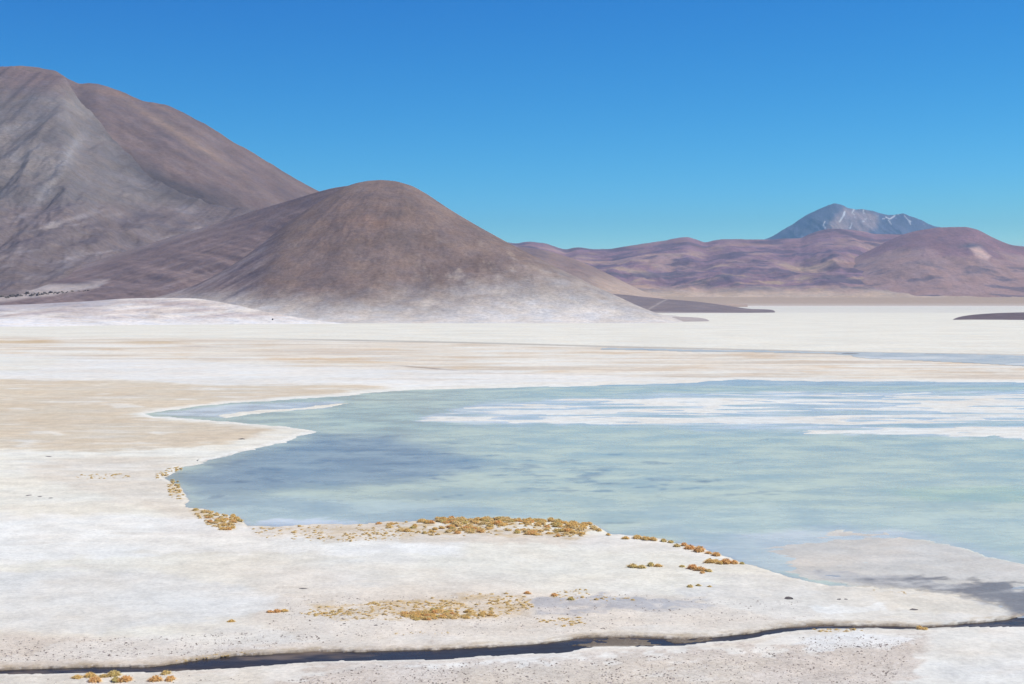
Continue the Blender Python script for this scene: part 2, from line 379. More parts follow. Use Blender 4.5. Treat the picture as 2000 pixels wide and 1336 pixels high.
# salt shoals: patchy crust just breaking the surface
sh_zone = zone([(820, 822), (840, 806), (960, 786), (1200, 772), (1500, 764), (3600, 762), (3600, 864), (2000, 857), (1700, 846), (1500, 842), (1340, 838), (1120, 828), (940, 832)], 20, 1.4, 2.0)
sh_n = 1.9*gn(220, 7, 133, gain=.95, sx=4.)
sh2 = gn(300, 6, 213, gain=.62)
core = zone([(850, 822), (860, 808), (1000, 796), (1350, 790), (1560, 800), (1660, 822), (1500, 826), (1200, 822), (960, 828)], 14, 1.3)
shoal = sh_zone*(sh_n*1.5+.02)+core*.10-.05+.3*(sh_zone-1)
edge_band = zone([(1480, 846), (1700, 838), (3600, 846), (3600, 864), (2000, 858), (1600, 849)], 8, .8)
shoal = np.maximum(shoal, edge_band*.5-.36+1.1*sh_n+1.2*(edge_band-1))
shoal = np.maximum(shoal, zone([(1890-100, 790), (1840, 780), (1880, 792), (1830, 801)], 8)*.9-.7+.5*sh_n)
# pale mud shelf by the outlet, right
shelf = zone([(1380, 1075), (1480, 1050), (1640, 1036), (1760, 1046), (1860, 1066), (1920, 1086), (2000, 1103), (3600, 1220), (3600, 1330), (2400, 1235), (2000, 1210),
              (1900, 1180), (1700, 1150), (1560, 1128), (1450, 1100)], 10, .5, 2.5)
shelf_h = (shelf-.5)*.08+.16*gn(220, 6, 613, gain=.7, sx=2.2)-.004
inlet = zone([(300, 808), (450, 791), (640, 784), (672, 784), (640, 796), (480, 808), (430, 816), (330, 810)], 6, .5)
hz = np.where(lake > 0, bed, land_h)
hz = np.where((lake > 0) & (shoal > -.12), np.maximum(hz, np.clip(shoal*.25, -.3, .02)), hz)
hz = np.where((lake > 0) & (shelf > .2), np.maximum(hz, np.clip(shelf_h*.5-.035*sstep(1640, 1440, Ug+40*nA), -.3, .03)), hz)
hz = np.where((bar > -2) & (lake > 0), np.maximum(hz, np.clip(bar*.01, -.3, .04)), hz)
emer = (lake > 0)
shm = emer*sstep(-.1, .05, shoal)
paint(shm*(Rg < 900), (.75, .755, .74), .05)
paint(shm*(Rg < 900)*sstep(.1, .4, sh2)*.5, (.74, .69, .63))
paint(emer*sstep(.05, .3, shelf), (.62, .605, .575), .12)
paint(emer*sstep(.0, .2, shelf)*sstep(.95, .45, shelf+.35*nB)*.7, (.60, .635, .61), .0)
paint(emer*sstep(.35, .7, shelf)*sstep(-.1, .4, nA)*.7, (.72, .67, .61), .1)
wet = np.maximum(wet, emer*shelf*.55)
dark = zone([(1560, 1112), (1640, 1108), (1760, 1122), (1900, 1136), (2000, 1146), (3600, 1230), (3600, 1330), (2000, 1212), (1975, 1204), (1950, 1182), (1860, 1162), (1700, 1146), (1610, 1134)], 16, 1.2)
paint(dark*sstep(-.75, .35, nB+.7*nD+(Ug-1850)/380)*.9, (.20, .19, .185), .2)
wet = np.maximum(wet, dark*.8)
hz = np.where(emer & (dark > .3), np.maximum(hz, -.02+.05*(nB+.35)), hz)

# ---- the stream
wob = 5*gn(110, 5, 301, gain=.75)
up, lo = UP(Ug)+5+wob, LO(Ug)+3+3.6*gn(120, 5, 311, gain=.75)
st = np.minimum(Rg-up, (lo-Rg))
ink = sstep(-.5, 2.2, st)
near_st = sstep(-30, -3, st)
bankn = gn(30, 3, 317)
hz = np.where(lake > 0, hz, hz*(1-near_st)+.10*near_st)
hz = np.where(Ug < 2100, hz*(1-ink)+(-.32)*ink, hz)
barz = zone([(1110, 1262), (1160, 1252), (1260, 1252), (1300, 1258), (1250, 1262), (1180, 1264)], 3, .4)+zone([(1150, 1248), (1230, 1247), (1290, 1252), (1200, 1253)], 2, .3)+zone([(1290, 1252), (1380, 1248), (1400, 1251), (1320, 1258)], 2, .3)
hz = np.where((barz > .1) & (st > 0), np.maximum(hz, -.10+.12*np.clip(barz, 0, 1)+.05*nD), hz)
hz = np.where((Rg > 1400) | (Yg < 66), np.maximum(hz, -.05), hz)
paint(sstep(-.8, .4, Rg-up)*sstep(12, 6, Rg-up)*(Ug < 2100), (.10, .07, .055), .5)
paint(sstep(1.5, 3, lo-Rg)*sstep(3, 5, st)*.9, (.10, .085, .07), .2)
paint(sstep(.1, .6, np.clip(barz, 0, 1))*(st > 0)*.8, (.19, .155, .125), .4)
paint(sstep(7, 1, Rg-lo)*sstep(-1, 1, Rg-lo)*.7*(Ug < 2100), (.80, .79, .76), .1)
paint(sstep(-9, -1, Rg-up)*sstep(1.5, 0, Rg-up)*sstep(-.3, .25, gn(90, 5, 341, gain=.7))*.6*(Ug < 2100), (.36, .28, .20), .9)
paint(np.exp(-((up-Rg-3.5)/2.8)**2)*sstep(-.2, .3, bankn)*.55*(Ug < 2100), (.50, .40, .27), .8)

# ---- pediment rising behind the flat to the far range
Zg = hz.copy()
far = np.clip((Yg-8000)/2200, 0, None)
Zg += np.where(Yg > 8000, 60*far**1.15, 0)
pf = sstep(7800, 8600, Yg+1500*0)
paint(sstep(598.2, 596.2, Rg), (.50, .37, .29), 0)
for r_, hw, c in ((595.8, .5, (.40, .28, .24)),): pass
Zg = np.where(Yg > 11000, np.minimum(Zg, 100+0*Zg), Zg)
ground = grid_mesh('ground', Xg, Yg, Zg, col*np.array([1.0, .985, .915]), M_ground, {'grit': grit, 'wet': np.clip(wet, 0, 1)})
tag(ground, 'white and cream salt flat with tan mud and gravelly crust', 'ground', kind='structure')

# lagoon surface
lc = np.ones(Ug.shape+(3,))*np.array([.525, .58, .435])
def lpaint(m, c):
    global lc
    lc = lerp(lc, c, np.clip(m, 0, 1))
lpaint(zone([(360, 960), (900, 985), (1100, 1015), (700, 1030), (420, 1020)], 40)*.5, (.44, .53, .52))
lpaint(zone([(640, 800), (760, 788), (840, 812), (900, 836), (740, 850), (640, 830)], 26)*.5, (.43, .53, .43))
lpaint(zone([(340, 935), (620, 850), (760, 850), (960, 905), (800, 940), (380, 965)], 46)*.85, (.27, .335, .345))
str_ = sstep(.12, .42, gn(120, 5, 401, gain=.65)+.2*nA)
lpaint(sstep(.05, .3, gn(90, 5, 471, sx=2.5, gain=.7))*(Rg > 845)*.22, (.42, .50, .45))
lpaint(sstep(.08, .3, gn(80, 5, 481, sx=1.4, gain=.8))*zone([(560, 860), (760, 845), (1000, 880), (1340, 940), (1560, 965), (1200, 975), (900, 945), (420, 945)], 34)*.6, (.20, .26, .28))
lpaint(str_*.7*zone([(560, 870), (700, 850), (940, 880), (1100, 905), (1340, 940), (1300, 962), (1080, 950), (900, 935), (560, 915)], 36)*.75, (.19, .235, .26))
lpaint(sstep(.25, .42, gn(130, 4, 431, gain=.6))*(Rg > 850)*(Rg < 980)*(Ug < 1500)*.45, (.20, .24, .25))
for (pu, pr, a, b) in ((470, 921, 40, 2), (540, 922, 26, 2), (470, 941, 22, 2.6), (1205, 1022, 34, 2.4), (980, 906, 22, 3), (1200, 945, 40, 2.5), (1370, 940, 24, 2)):
    lpaint(np.exp(-(((Ug-pu)/a)**2+((Rg-pr-.0*(Ug-pu))/b)**2)*1.2)*sstep(-.25, .25, gn(60, 4, 505, sx=3, gain=.8)+.3*nD)*.85, (.15, .185, .195))
lpaint(zone([(1250, 1000), (1500, 990), (2000, 1010), (3600, 1060), (3600, 1200), (2000, 1100), (1700, 1030), (1500, 1045), (1350, 1060)], 30)*.55, (.53, .60, .49))
lpaint(zone([(1700, 955), (2000, 950), (3600, 960), (3600, 1000), (2000, 980), (1800, 975)], 18)*.5, (.45, .56, .36))
lpaint(sstep(758, 750, Rg)*(Ug > 1000)*.6, (.43, .49, .52))
lpaint(sh_zone*.35, (.50, .56, .56))
lpaint(sstep(-.45, .0, shoal+.5*gn(160, 5, 491, sx=3.5, gain=.8))*(Rg < 900)*.8*sstep(.2, .7, sh_zone), (.68, .70, .66))
lpaint(zone([(1280, 1062), (1480, 1040), (1640, 1030), (1780, 1040), (1900, 1072), (2000, 1100), (3600, 1215), (3600, 1330), (2000, 1210), (1700, 1150), (1450, 1100)], 34)*(.75+.4*gn(160, 5, 497, sx=3, gain=.7)), (.60, .62, .58))
lpaint(dark*.6, (.22, .22, .24))
lpaint(zone([(1180, 1030), (1300, 1045), (1460, 1090), (1560, 1120), (1600, 1110), (1480, 1060), (1300, 1020)], 18)*.5, (.53, .58, .49))
lpaint(inlet*.9, (.64, .67, .62))
lpaint(sstep(9, 0, lake)*.55*sstep(830, 980, Rg), (.42, .43, .42))
lpaint(zone([(480, 1020), (600, 1012), (700, 1018), (620, 1030)], 8)*.6, (.70, .72, .74))
lakeo = grid_mesh('lake', Xg, Yg, np.zeros_like(Xg), lc, M_lake, keep=(lake > -4) & (Yg > 70) & (Rg < 1320))
tag(lakeo, 'shallow milky blue-green lagoon with salt shoals', 'lake', kind='structure')
# the blue pool far right, just a skin of water over the flat
pool = poly_sd(Ug+30*nB, Rg+2.5*nA, [(1180, 680), (1660, 689), (2000, 695), (3500, 715), (3500, 736), (2000, 716), (1880, 709), (1700, 701), (1640, 692), (1180, 684)], 4)
pc = lerp(np.ones(Ug.shape+(3,))*np.array([.50, .52, .48]), (.68, .67, .60), sstep(.0, .4, gn(300, 4, 777)))
poolo = grid_mesh('water', Xg, Yg, np.zeros_like(Xg)+.16, pc, M_pool, keep=(pool+6*nD*0 > 2) & (Rg < 760))
tag(poolo, 'narrow blue-grey strip of water far out on the salt flat', 'water', kind='structure')
sc = lerp(np.ones(Ug.shape+(3,))*np.array([.040, .034, .032]), (.17, .125, .085), sstep(.02, .3, gn(160, 6, 331, sx=3, gain=.7))*.9)
stro = grid_mesh('stream', Xg, Yg, np.zeros_like(Xg)-.01, sc, M_stream, keep=(st > -3) & (Yg > 60) & (Rg < 1390) & (Ug < 2300))
tag(stro, 'narrow dark stream winding across the near salt crust', 'stream', kind='structure')

# ------------------------------------------------------------------ hills and mountains: each a relief with its own crest, foot and back slope
TER = {}
def relief(name, u0, u1, nu, crest, yc, yb, yk, nt_, prof, amp, gs, colour, mat, label, seed=0, zb=-2., gully=None, jag=0., cat='mountain', detail=.3, dim=1.):
    cr = curve(crest); fyc = curve(yc) if isinstance(yc, list) else (lambda u: np.full_like(u, float(yc)))
    fyb = curve(yb) if isinstance(yb, list) else (lambda u: np.full_like(u, float(yb)))
    u = np.linspace(u0, u1, nu)
    tt = np.concatenate([np.linspace(0, 1, nt_), 1+np.linspace(0, 1, nt_//4+2)[1:]])
    U, T = np.meshgrid(u, tt)
    YC, YB = fyc(U), fyb(U)
    Yv = np.where(T <= 1, YB+(YC-YB)*np.minimum(T, 1), YC+(yk-YC)*(T-1))
    X = (U-CX)/F*Yv
    zc = H+(HR-cr(U))*YC/F
    zc = zc + jag*fbm(X/(gs*.35), U*0+.5, 4, seed+70)
    zbv = np.full_like(zc, zb)
    P = prof(np.clip(T, 0, 1))
    top = np.where(T <= 1, P, 1-(np.clip(T-1, 0, 1))**1.4)
    Z = zbv+(np.maximum(zc, zb)-zbv)*top
    if gully: gx, gy = gully(X, Yv)
    else: gx, gy = X/gs, Yv/(gs*2.6)
    env = np.clip(T*3, 0, 1)*np.clip((1.03-T)*2.2, 0, 1)
    env = np.where(T > 1, .1, env)
    n = fbm(gx, gy, 5, seed, .5, True)
    n2 = fbm(X/gs*1.7, Yv/gs*1.1, 5, seed+30)
    Z = Z + amp*env*(n-.35)*np.clip((zc-zb)/(np.max(zc)-zb), .0, 1)**.6 + amp*detail*env*n2
    R = HR-F*(Z-H)/Yv
    d = dict(U=U, T=T, X=X, Y=Yv, Z=Z, R=R, n=n, n2=n2, P=P)
    c = colour(d)*(dim if cat in ('dune', 'terrain') else dim*1.12 if yk > 9000 and yk < 20000 else dim*.88)*np.array([1.0, .97, .915])
    o = grid_mesh(name, X, Yv, Z, c, mat)
    tag(o, label, cat, kind='structure')
    TER[name if name not in TER else name+str(len(TER))] = d
    return o
def one(d, c): return np.ones(d['U'].shape+(3,))*np.array(c, float)
lin = lambda a: (lambda t: a*t+(1-a)*(t**2))
conep = lambda t: .18*t+.82*(1-np.cos(np.clip(t, 0, 1)**1.12*np.pi))/2
NSEED = 1

# snow-streaked volcano, farthest
def c_volc(d):
    c = one(d, (.165, .17, .27)); U, R = d['U'], d['R']
    n = fbm(d['X']/400, d['Y']/1500, 5, 9)
    pinkz = poly_sd(U+8*n, R+3*n, [(1605, 462), (1630, 420), (1650, 405), (1690, 412), (1715, 420), (1715, 445), (1690, 458), (1660, 450)], 1)
    c = lerp(c, (.50, .36, .34), sstep(-7, 8, pinkz)*(.7+.5*n))
    c = lerp(c, (.11, .12, .20), sstep(.1, .5, n)*.5)
    for seg, wd in (([(1650, 413), (1648, 420), (1643, 428), (1640, 433)], 1.5), ([(1668, 409), (1664, 416), (1670, 420)], 1.0), ([(1687, 406), (1686, 413)], .9),
                    ([(1611, 433), (1608, 440), (1612, 446)], 1.2), ([(1664, 436), (1660, 446)], .9), ([(1730, 424), (1738, 428), (1748, 421)], 1.5), ([(1735, 430), (1741, 438)], 1.0),
                    ([(1766, 421), (1774, 430), (1779, 439)], 1.3)):
        for a, b in zip(seg[:-1], seg[1:]):
            ex, ey = b[0]-a[0], b[1]-a[1]
            t = np.clip(((U-a[0])*ex+(R-a[1])*ey)/(ex*ex+ey*ey), 0, 1)
            dd = np.hypot(U-a[0]-ex*t, R-a[1]-ey*t)
            c = lerp(c, (.88, .89, .9), sstep(wd*.8+.8, wd*.8-.3, dd+2.4*n)*.85)
    c = lerp(c, (.85, .87, .9), sstep(.32, .42, fbm(U/9, R/5, 4, 15))*sstep(448, 425, R)*sstep(1640, 1680, U)*.8)
    return c
relief('volcano', 1380, 1980, 420, [(1380, 500), (1440, 487), (1480, 472), (1500, 464), (1530, 450), (1560, 431), (1590, 412), (1612, 403), (1630, 398), (1645, 401), (1660, 407), (1685, 409), (1705, 413),
        (1728, 419), (1745, 418), (1763, 416), (1780, 422), (1800, 431), (1825, 441), (1870, 455), (1980, 500)], 24000, 19000, 27500, 130, lin(.6), 230, 700, c_volc, M_volc,
       'distant blue-grey volcano with thin snow streaks behind the purple range', 3, gully=lambda x, y: (x/650, y/3200), jag=25, zb=-20)

# the purple-brown range
def c_range(d):
    U, R = d['U'], d['R']
    c = one(d, (.25, .150, .185))
    a = fbm(d['X']/900, d['Y']/700, 5, 61); b = fbm(d['X']/420+3, d['Y']/260, 5, 67); e = fbm(d['X']/2100, d['Y']/900, 4, 71)
    c = lerp(c, (.345, .225, .21), sstep(-.0, .25, a)*.9)
    c = lerp(c, (.14, .095, .135), sstep(.02, .22, b)*.85)
    c = lerp(c, (.46, .33, .22), sstep(.08, .35, -b+.35*e)*sstep(450, 545, R)*.75)
    c = lerp(c, (.42, .26, .20), sstep(.1, .4, e)*.6)
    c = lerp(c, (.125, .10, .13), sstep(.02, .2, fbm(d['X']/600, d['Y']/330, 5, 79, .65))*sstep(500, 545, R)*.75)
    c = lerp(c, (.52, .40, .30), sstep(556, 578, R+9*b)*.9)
    return c
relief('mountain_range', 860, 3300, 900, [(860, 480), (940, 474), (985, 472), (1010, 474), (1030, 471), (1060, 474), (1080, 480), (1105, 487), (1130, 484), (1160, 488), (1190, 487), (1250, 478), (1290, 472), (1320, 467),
        (1342, 464), (1360, 468), (1378, 474), (1400, 470), (1440, 467), (1500, 467), (1560, 466), (1580, 458), (1600, 451), (1625, 448), (1660, 449), (1690, 453), (1730, 458), (1760, 459),
        (1800, 458), (1900, 470), (1960, 478), (2000, 482), (2100, 486), (2400, 470), (2700, 480), (3000, 474), (3300, 500)], 13200, 9800, 15500, 260, lin(.72), 82, 900, c_range, M_range,
       'long low purple-brown mountain range beyond the salt flat', 17, zb=30, jag=14, cat='mountain range', detail=.55)
def c_dome(d):
    U, R = d['U'], d['R']; c = one(d, (.245, .143, .165))
    a = fbm(d['X']/700, d['Y']/500, 5, 83)
    c = lerp(c, (.33, .215, .20), sstep(-.1, .4, a+(R-490)/60))
    c = lerp(c, (.12, .10, .13), np.exp(-(((U-1897)/22)**2+((R-480)/6)**2)))
    s = poly_sd(U+6*a, R+4*a, [(1893, 484), (1912, 482), (1935, 500), (1928, 508), (1905, 500)], 1)
    c = lerp(c, (.62, .44, .38), sstep(-4, 5, s)*.8)
    return lerp(c, (.13, .10, .13), sstep(.1, .35, fbm(d['X']/380, d['Y']/200, 4, 89))*sstep(495, 530, R)*.7)
relief('mountain', 1600, 2500, 380, [(1600, 545), (1640, 520), (1700, 488), (1740, 468), (1770, 456), (1800, 449), (1840, 444), (1885, 443), (1905, 447), (1930, 459), (1955, 471), (1975, 478), (2010, 484),
        (2060, 486), (2200, 510), (2500, 560)], 11800, 9900, 13500, 150, lin(.8), 45, 700, c_dome, M_range,
       'rounded purple-brown peak with a pale slide, below the volcano\'s right shoulder', 23, zb=30, jag=5)
# pale foothill slope coming down behind the near hill
def c_foot(d):
    U, R = d['U'], d['R']; a = fbm(d['X']/160, d['Y']/300, 5, 97)
    c = one(d, (.30, .215, .20))
    c = lerp(c, (.19, .14, .16), sstep(-.1, .4, a)*.7)
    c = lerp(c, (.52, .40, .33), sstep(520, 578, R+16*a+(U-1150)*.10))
    return c
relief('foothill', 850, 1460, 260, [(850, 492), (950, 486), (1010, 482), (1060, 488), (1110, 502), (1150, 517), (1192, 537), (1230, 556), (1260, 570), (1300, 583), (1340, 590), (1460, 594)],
       7200, 5200, 8200, 110, lin(.85), 28, 330, c_foot, M_mount, 'peach and mauve foothill slope emerging behind the near hill\'s right side', 31, zb=-3, cat='hill')

# big mountain, left: back ridge with red flank
SPUR = [(-700, 330), (-400, 225), (-200, 165), (-60, 138), (0, 134), (60, 137), (100, 143), (125, 155), (140, 172), (155, 195), (175, 218), (200, 243), (225, 275), (250, 300), (290, 338), (330, 365), (370, 384),
        (420, 397), (470, 403), (520, 409), (600, 428), (700, 460), (900, 520)]
def c_red(d):
    U, R = d['U'], d['R']; 
    st_ = fbm((U*.62-R)/13, (R+U*.62)/300, 6, 103, .6)       # streaks running down the flank
    a = fbm(d['X']/260, d['Y']/260, 5, 107)
    c = one(d, (.255, .19, .195))
    c = lerp(c, (.32, .245, .235), sstep(-.15, .35, st_)*.6)
    c = lerp(c, (.20, .155, .165), sstep(.05, .4, -st_+.3*a)*.6)
    cr = curve([(-600, 150), (0, 129), (105, 137), (155, 162), (240, 183), (330, 209), (400, 243), (500, 302), (620, 373)])(U)
    c = lerp(c, (.40, .26, .20), np.exp(-((R-cr-3)/6)**2)*.5*sstep(-.2, .2, a))
    c = lerp(c, (.50, .36, .28), np.exp(-((R-(250+(U-330)*.62))/7)**2)*sstep(230, 300, U)*sstep(520, 400, U)*.5)
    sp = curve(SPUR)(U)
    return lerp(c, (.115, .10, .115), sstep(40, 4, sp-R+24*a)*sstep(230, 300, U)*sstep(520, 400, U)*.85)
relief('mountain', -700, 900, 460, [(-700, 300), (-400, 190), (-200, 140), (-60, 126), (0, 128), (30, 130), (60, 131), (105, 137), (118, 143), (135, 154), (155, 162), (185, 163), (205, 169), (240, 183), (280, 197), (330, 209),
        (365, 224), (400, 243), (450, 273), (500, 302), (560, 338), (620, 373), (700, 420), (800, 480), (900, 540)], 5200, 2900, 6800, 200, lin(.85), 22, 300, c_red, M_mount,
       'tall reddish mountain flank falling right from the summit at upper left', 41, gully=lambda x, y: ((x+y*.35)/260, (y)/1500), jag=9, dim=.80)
# grey face in front, left
def c_grey(d):
    U, R = d['U'], d['R']
    a = fbm(d['X']/240, d['Y']/420, 6, 113, .6); b = fbm(U/110-R/300, (R+U*.2)/26, 5, 119, .6)
    k = fbm(U/9, R/14+3, 4, 121)
    c = one(d, (.25, .22, .225))
    c = lerp(c, (.34, .305, .30), sstep(-.05, .4, a)*.8)
    c = lerp(c, (.18, .165, .18), sstep(.0, .4, -a+.4*b)*.6)
    c = lerp(c, (.27, .19, .195), sstep(220, 140, R+40*a)*.75)
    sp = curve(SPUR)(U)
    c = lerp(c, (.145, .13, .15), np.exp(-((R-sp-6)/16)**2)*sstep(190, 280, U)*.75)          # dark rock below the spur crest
    c = lerp(c, (.42, .39, .395), np.exp(-((U-(55+(430-R)*.62))/15)**2)*sstep(240, 290, R)*sstep(480, 420, R)*(.55+.5*k))
    low = sstep(385, 415, R-b*14)
    c = lerp(c, (.25, .205, .215), low*.8)
    c = lerp(c, (.37, .33, .345), low*sstep(.08, .4, b)*.8)
    c = lerp(c, (.165, .14, .165), low*sstep(.05, .4, -b)*.75)
    c = lerp(c, (.55, .50, .48), sstep(.25, .5, b+.3*a)*sstep(420, 440, R)*sstep(480, 460, R)*.5)
    return c
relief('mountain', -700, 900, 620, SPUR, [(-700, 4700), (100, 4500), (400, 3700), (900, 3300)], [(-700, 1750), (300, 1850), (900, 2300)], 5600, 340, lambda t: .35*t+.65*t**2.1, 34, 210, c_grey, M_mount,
       'broad ash-grey mountain face with a pale gully, far left', 47, gully=lambda x, y: ((x+y*.12)/190, y/900), jag=16, dim=.86)

# dark alluvial tongues on the flat
def c_tong(d):
    a = fbm(d['X']/60, d['Y']/200, 5, 127); c = one(d, (.205, .175, .19))
    c = lerp(c, (.28, .235, .235), sstep(-.1, .5, a)*.6)
    c = lerp(c, (.55, .50, .46), np.exp(-((d['U']-(1268+(604-d['R'])*1.7)+4*a)/3.0)**2)*.35)
    return lerp(c, (.62, .58, .56), sstep(.14, .0, d['T'])*.6)
relief('alluvial_fan', 1120, 1536, 220, [(1120, 569), (1210, 575), (1260, 580), (1300, 584), (1360, 589), (1420, 597), (1480, 606), (1510, 609.6), (1536, 613.2)],
       [(1120, 3600), (1400, 3250), (1536, 2640)], [(1120, 2480), (1536, 2600)], 4200, 60, lambda t: t, 1.2, 120, c_tong, M_hill, 'dark grey gravel tongue tapering onto the salt behind the hill', 53, zb=-.6, cat='terrain')
relief('alluvial_fan', 1836, 3200, 260, [(1836, 625.7), (1870, 624.4), (1920, 622.3), (1960, 620.4), (2000, 618.4), (2200, 608), (2600, 585), (3200, 560)],
       [(1836, 1560), (2000, 1750), (3200, 2300)], [(1836, 1545), (2000, 1520), (3200, 1500)], 3000, 40, lambda t: t, .4, 90, lambda d: one(d, (.15, .12, .135))*(1+.35*fbm(d['X']/30, d['Y']/80, 4, 131))[..., None],
       M_hill, 'dark grey gravel tongue entering the white salt at right', 57, zb=-.6, cat='terrain')
relief('alluvial_fan', 1250, 1412, 90, [(1250, 612), (1320, 621), (1370, 626), (1412, 630)], [(1250, 1700), (1412, 1430)], 1400, 2000, 24, lambda t: t, .2, 60,
       lambda d: one(d, (.42, .38, .37)), M_hill, 'thin grey gravel sliver at the hill\'s right toe', 59, zb=-.5, cat='terrain')

# ridge behind the near hill, running down to the left
def c_back(d):
    U, R = d['U'], d['R']
    a = fbm((U-R*.3)/170, (R+U*.29)/9, 5, 137, .62); b = fbm(d['X']/70, d['Y']/90, 5, 139)
    c = one(d, (.305, .235, .24))
    c = lerp(c, (.40, .32, .315), sstep(-.05, .4, a)*.75)
    c = lerp(c, (.25, .205, .225), sstep(0, .4, -a+.2*b)*.6)
    cr = curve([(0, 548), (150, 520), (250, 490), (400, 443), (500, 411), (620, 375)])(U)
    c = lerp(c, (.44, .37, .36), np.exp(-((R-cr-2)/5)**2)*.55*sstep(560, 380, U))
    pale = poly_sd(U+10*b, R+3*b, [(-400, 563), (0, 560), (120, 552), (215, 546), (190, 562), (120, 574), (0, 590), (-400, 600)], 2)
    c = lerp(c, (.62, .55, .53), sstep(-8, 7, pale))
    c = lerp(c, (.20, .15, .175), np.exp(-(((R-551)/5)**2))*sstep(230, 150, U)*sstep(-5, 30, U)*.8)
    return c
relief('hill', -700, 800, 560, [(-700, 600), (-300, 578), (-100, 560), (0, 547), (60, 536), (150, 519), (250, 489), (330, 464), (400, 443), (450, 427), (500, 411), (530, 402), (560, 393), (590, 384), (620, 375), (660, 366), (700, 362), (740, 366), (800, 400)],
       [(-700, 2600), (0, 2500), (500, 2250), (800, 1980)], [(-700, 1380), (0, 1420), (800, 1500)], 2900, 200, lambda t: .55*t+.45*t**2, 8, 90, c_back, M_hill,
       'long mauve-grey ridge descending left from behind the rounded hill', 61, gully=lambda x, y: ((x+.55*y)/75, y/500), cat='hill', dim=.84)

# the rounded hill in the middle
xs0, ys0 = (745-CX)/F*1850, 1850.
def c_hill(d):
    U, R, X, Y = d['U'], d['R'], d['X'], d['Y']
    ang = np.arctan2(X-xs0, ys0+30-Y); rad = np.hypot(X-xs0, Y-ys0)
    a = fbm(ang*4+rad/300, rad/160, 5, 149); a2 = fbm(ang*14+rad/110, rad/60, 5, 150, .6); b = fbm(X/55, Y/75, 6, 151, .6); g = fbm(X/14, Y/22, 4, 157)
    c = one(d, (.245, .187, .178))
    c = lerp(c, (.31, .24, .215), sstep(-.1, .4, b)*.6)
    c = lerp(c, (.185, .15, .15), sstep(.0, .4, -b+.5*a)*.5)
    c = lerp(c, (.30, .20, .165), np.exp(-(((U-715)/62)**2+((R-428)/26)**2))*.75*sstep(-.4, .3, b))
    c = lerp(c, (.20, .16, .165), np.exp(-((R-(372+abs(U-700)*.06)-8)/9)**2)*sstep(620, 680, U)*sstep(860, 740, U)*.45)
    # left shoulder: blue-grey, streaked
    lf = sstep(0, 46, (590+(-(R-400))*.42)-U+22*b)
    dg = fbm((U-R*.54)/150, (R+U*.54)/9, 5, 159, .62)
    c = lerp(c, (.235, .190, .205), lf*.9)
    c = lerp(c, (.36, .31, .31), lf*sstep(.0, .3, dg)*.7)
    c = lerp(c, (.155, .13, .15), lf*sstep(.02, .3, -dg)*.8)
    # pale wind-blown streaks on the right flank
    lo_ = curve([(760, 420), (860, 480), (950, 560), (1100, 640)])(U)
    c = lerp(c, (.50, .42, .36), sstep(.18, .42, a2+.35*g)*sstep(790, 860, U)*sstep(1060, 960, U)*sstep(430, 500, R)*.5)
    # pale salt dust and airborne haze at the foot, painted into the hill colour
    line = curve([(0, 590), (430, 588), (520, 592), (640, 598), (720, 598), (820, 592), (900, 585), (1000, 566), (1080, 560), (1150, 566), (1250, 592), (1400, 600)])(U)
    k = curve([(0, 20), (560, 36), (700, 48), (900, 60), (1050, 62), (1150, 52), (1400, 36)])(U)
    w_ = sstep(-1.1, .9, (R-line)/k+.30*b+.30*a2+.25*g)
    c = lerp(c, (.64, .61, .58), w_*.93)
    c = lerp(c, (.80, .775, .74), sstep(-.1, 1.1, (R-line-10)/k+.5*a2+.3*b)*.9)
    return c
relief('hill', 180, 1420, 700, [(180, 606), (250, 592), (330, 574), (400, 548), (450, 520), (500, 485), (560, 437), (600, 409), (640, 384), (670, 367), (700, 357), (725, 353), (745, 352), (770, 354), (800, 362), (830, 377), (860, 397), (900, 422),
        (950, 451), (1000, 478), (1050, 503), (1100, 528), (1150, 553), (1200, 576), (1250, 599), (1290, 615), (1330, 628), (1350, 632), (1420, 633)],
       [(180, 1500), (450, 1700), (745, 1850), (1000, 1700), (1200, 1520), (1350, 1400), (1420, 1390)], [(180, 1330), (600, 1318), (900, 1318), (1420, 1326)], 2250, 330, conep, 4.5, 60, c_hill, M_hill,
       'rounded brown hill with foot painted pale for dust haze, in the middle of the view', 67, zb=-.8, gully=lambda x, y: (np.arctan2(x-xs0, ys0+60-y)*4+np.hypot(x-xs0, y-ys0)/400, np.hypot(x-xs0, y-ys0)/260), cat='hill', detail=.5)

# pale dunes at the foot, left
def c_dune(d):
    U, R = d['U'], d['R']; a = fbm((U+R*3)/90, (R+U*.06)/9, 5, 163); b = fbm(d['X']/60, d['Y']/40, 4, 167)
    c = one(d, (.63, .575, .54))
    c = lerp(c, (.75, .72, .68), sstep(-.05, .35, a))
    c = lerp(c, (.47, .40, .39), sstep(.05, .4, -a+.3*b)*.75)
    c = lerp(c, (.40, .385, .42), sstep(.5, 1.0, d['T'])*sstep(330, 150, U)*.8)
    return lerp(c, (.77, .765, .755), sstep(614, 632, R+8*b))
relief('dune', -700, 700, 420, [(-700, 612), (-200, 600), (0, 596), (60, 594), (120, 591), (180, 588), (250, 583), (320, 582), (380, 583), (420, 588), (470, 598), (520, 609), (580, 620), (640, 629), (700, 634)],
       [(-700, 1520), (300, 1480), (560, 1360), (700, 1310)], [(-700, 1080), (0, 1120), (300, 1230), (700, 1298)], 1700, 110, lambda t: .7*t+.3*t**2, 3.0, 60, c_dune, M_hill,
       'low pale pink sand dunes along the mountain\'s foot at left', 71, zb=-.6, gully=lambda x, y: ((x+.9*y)/60, y/120), cat='dune')

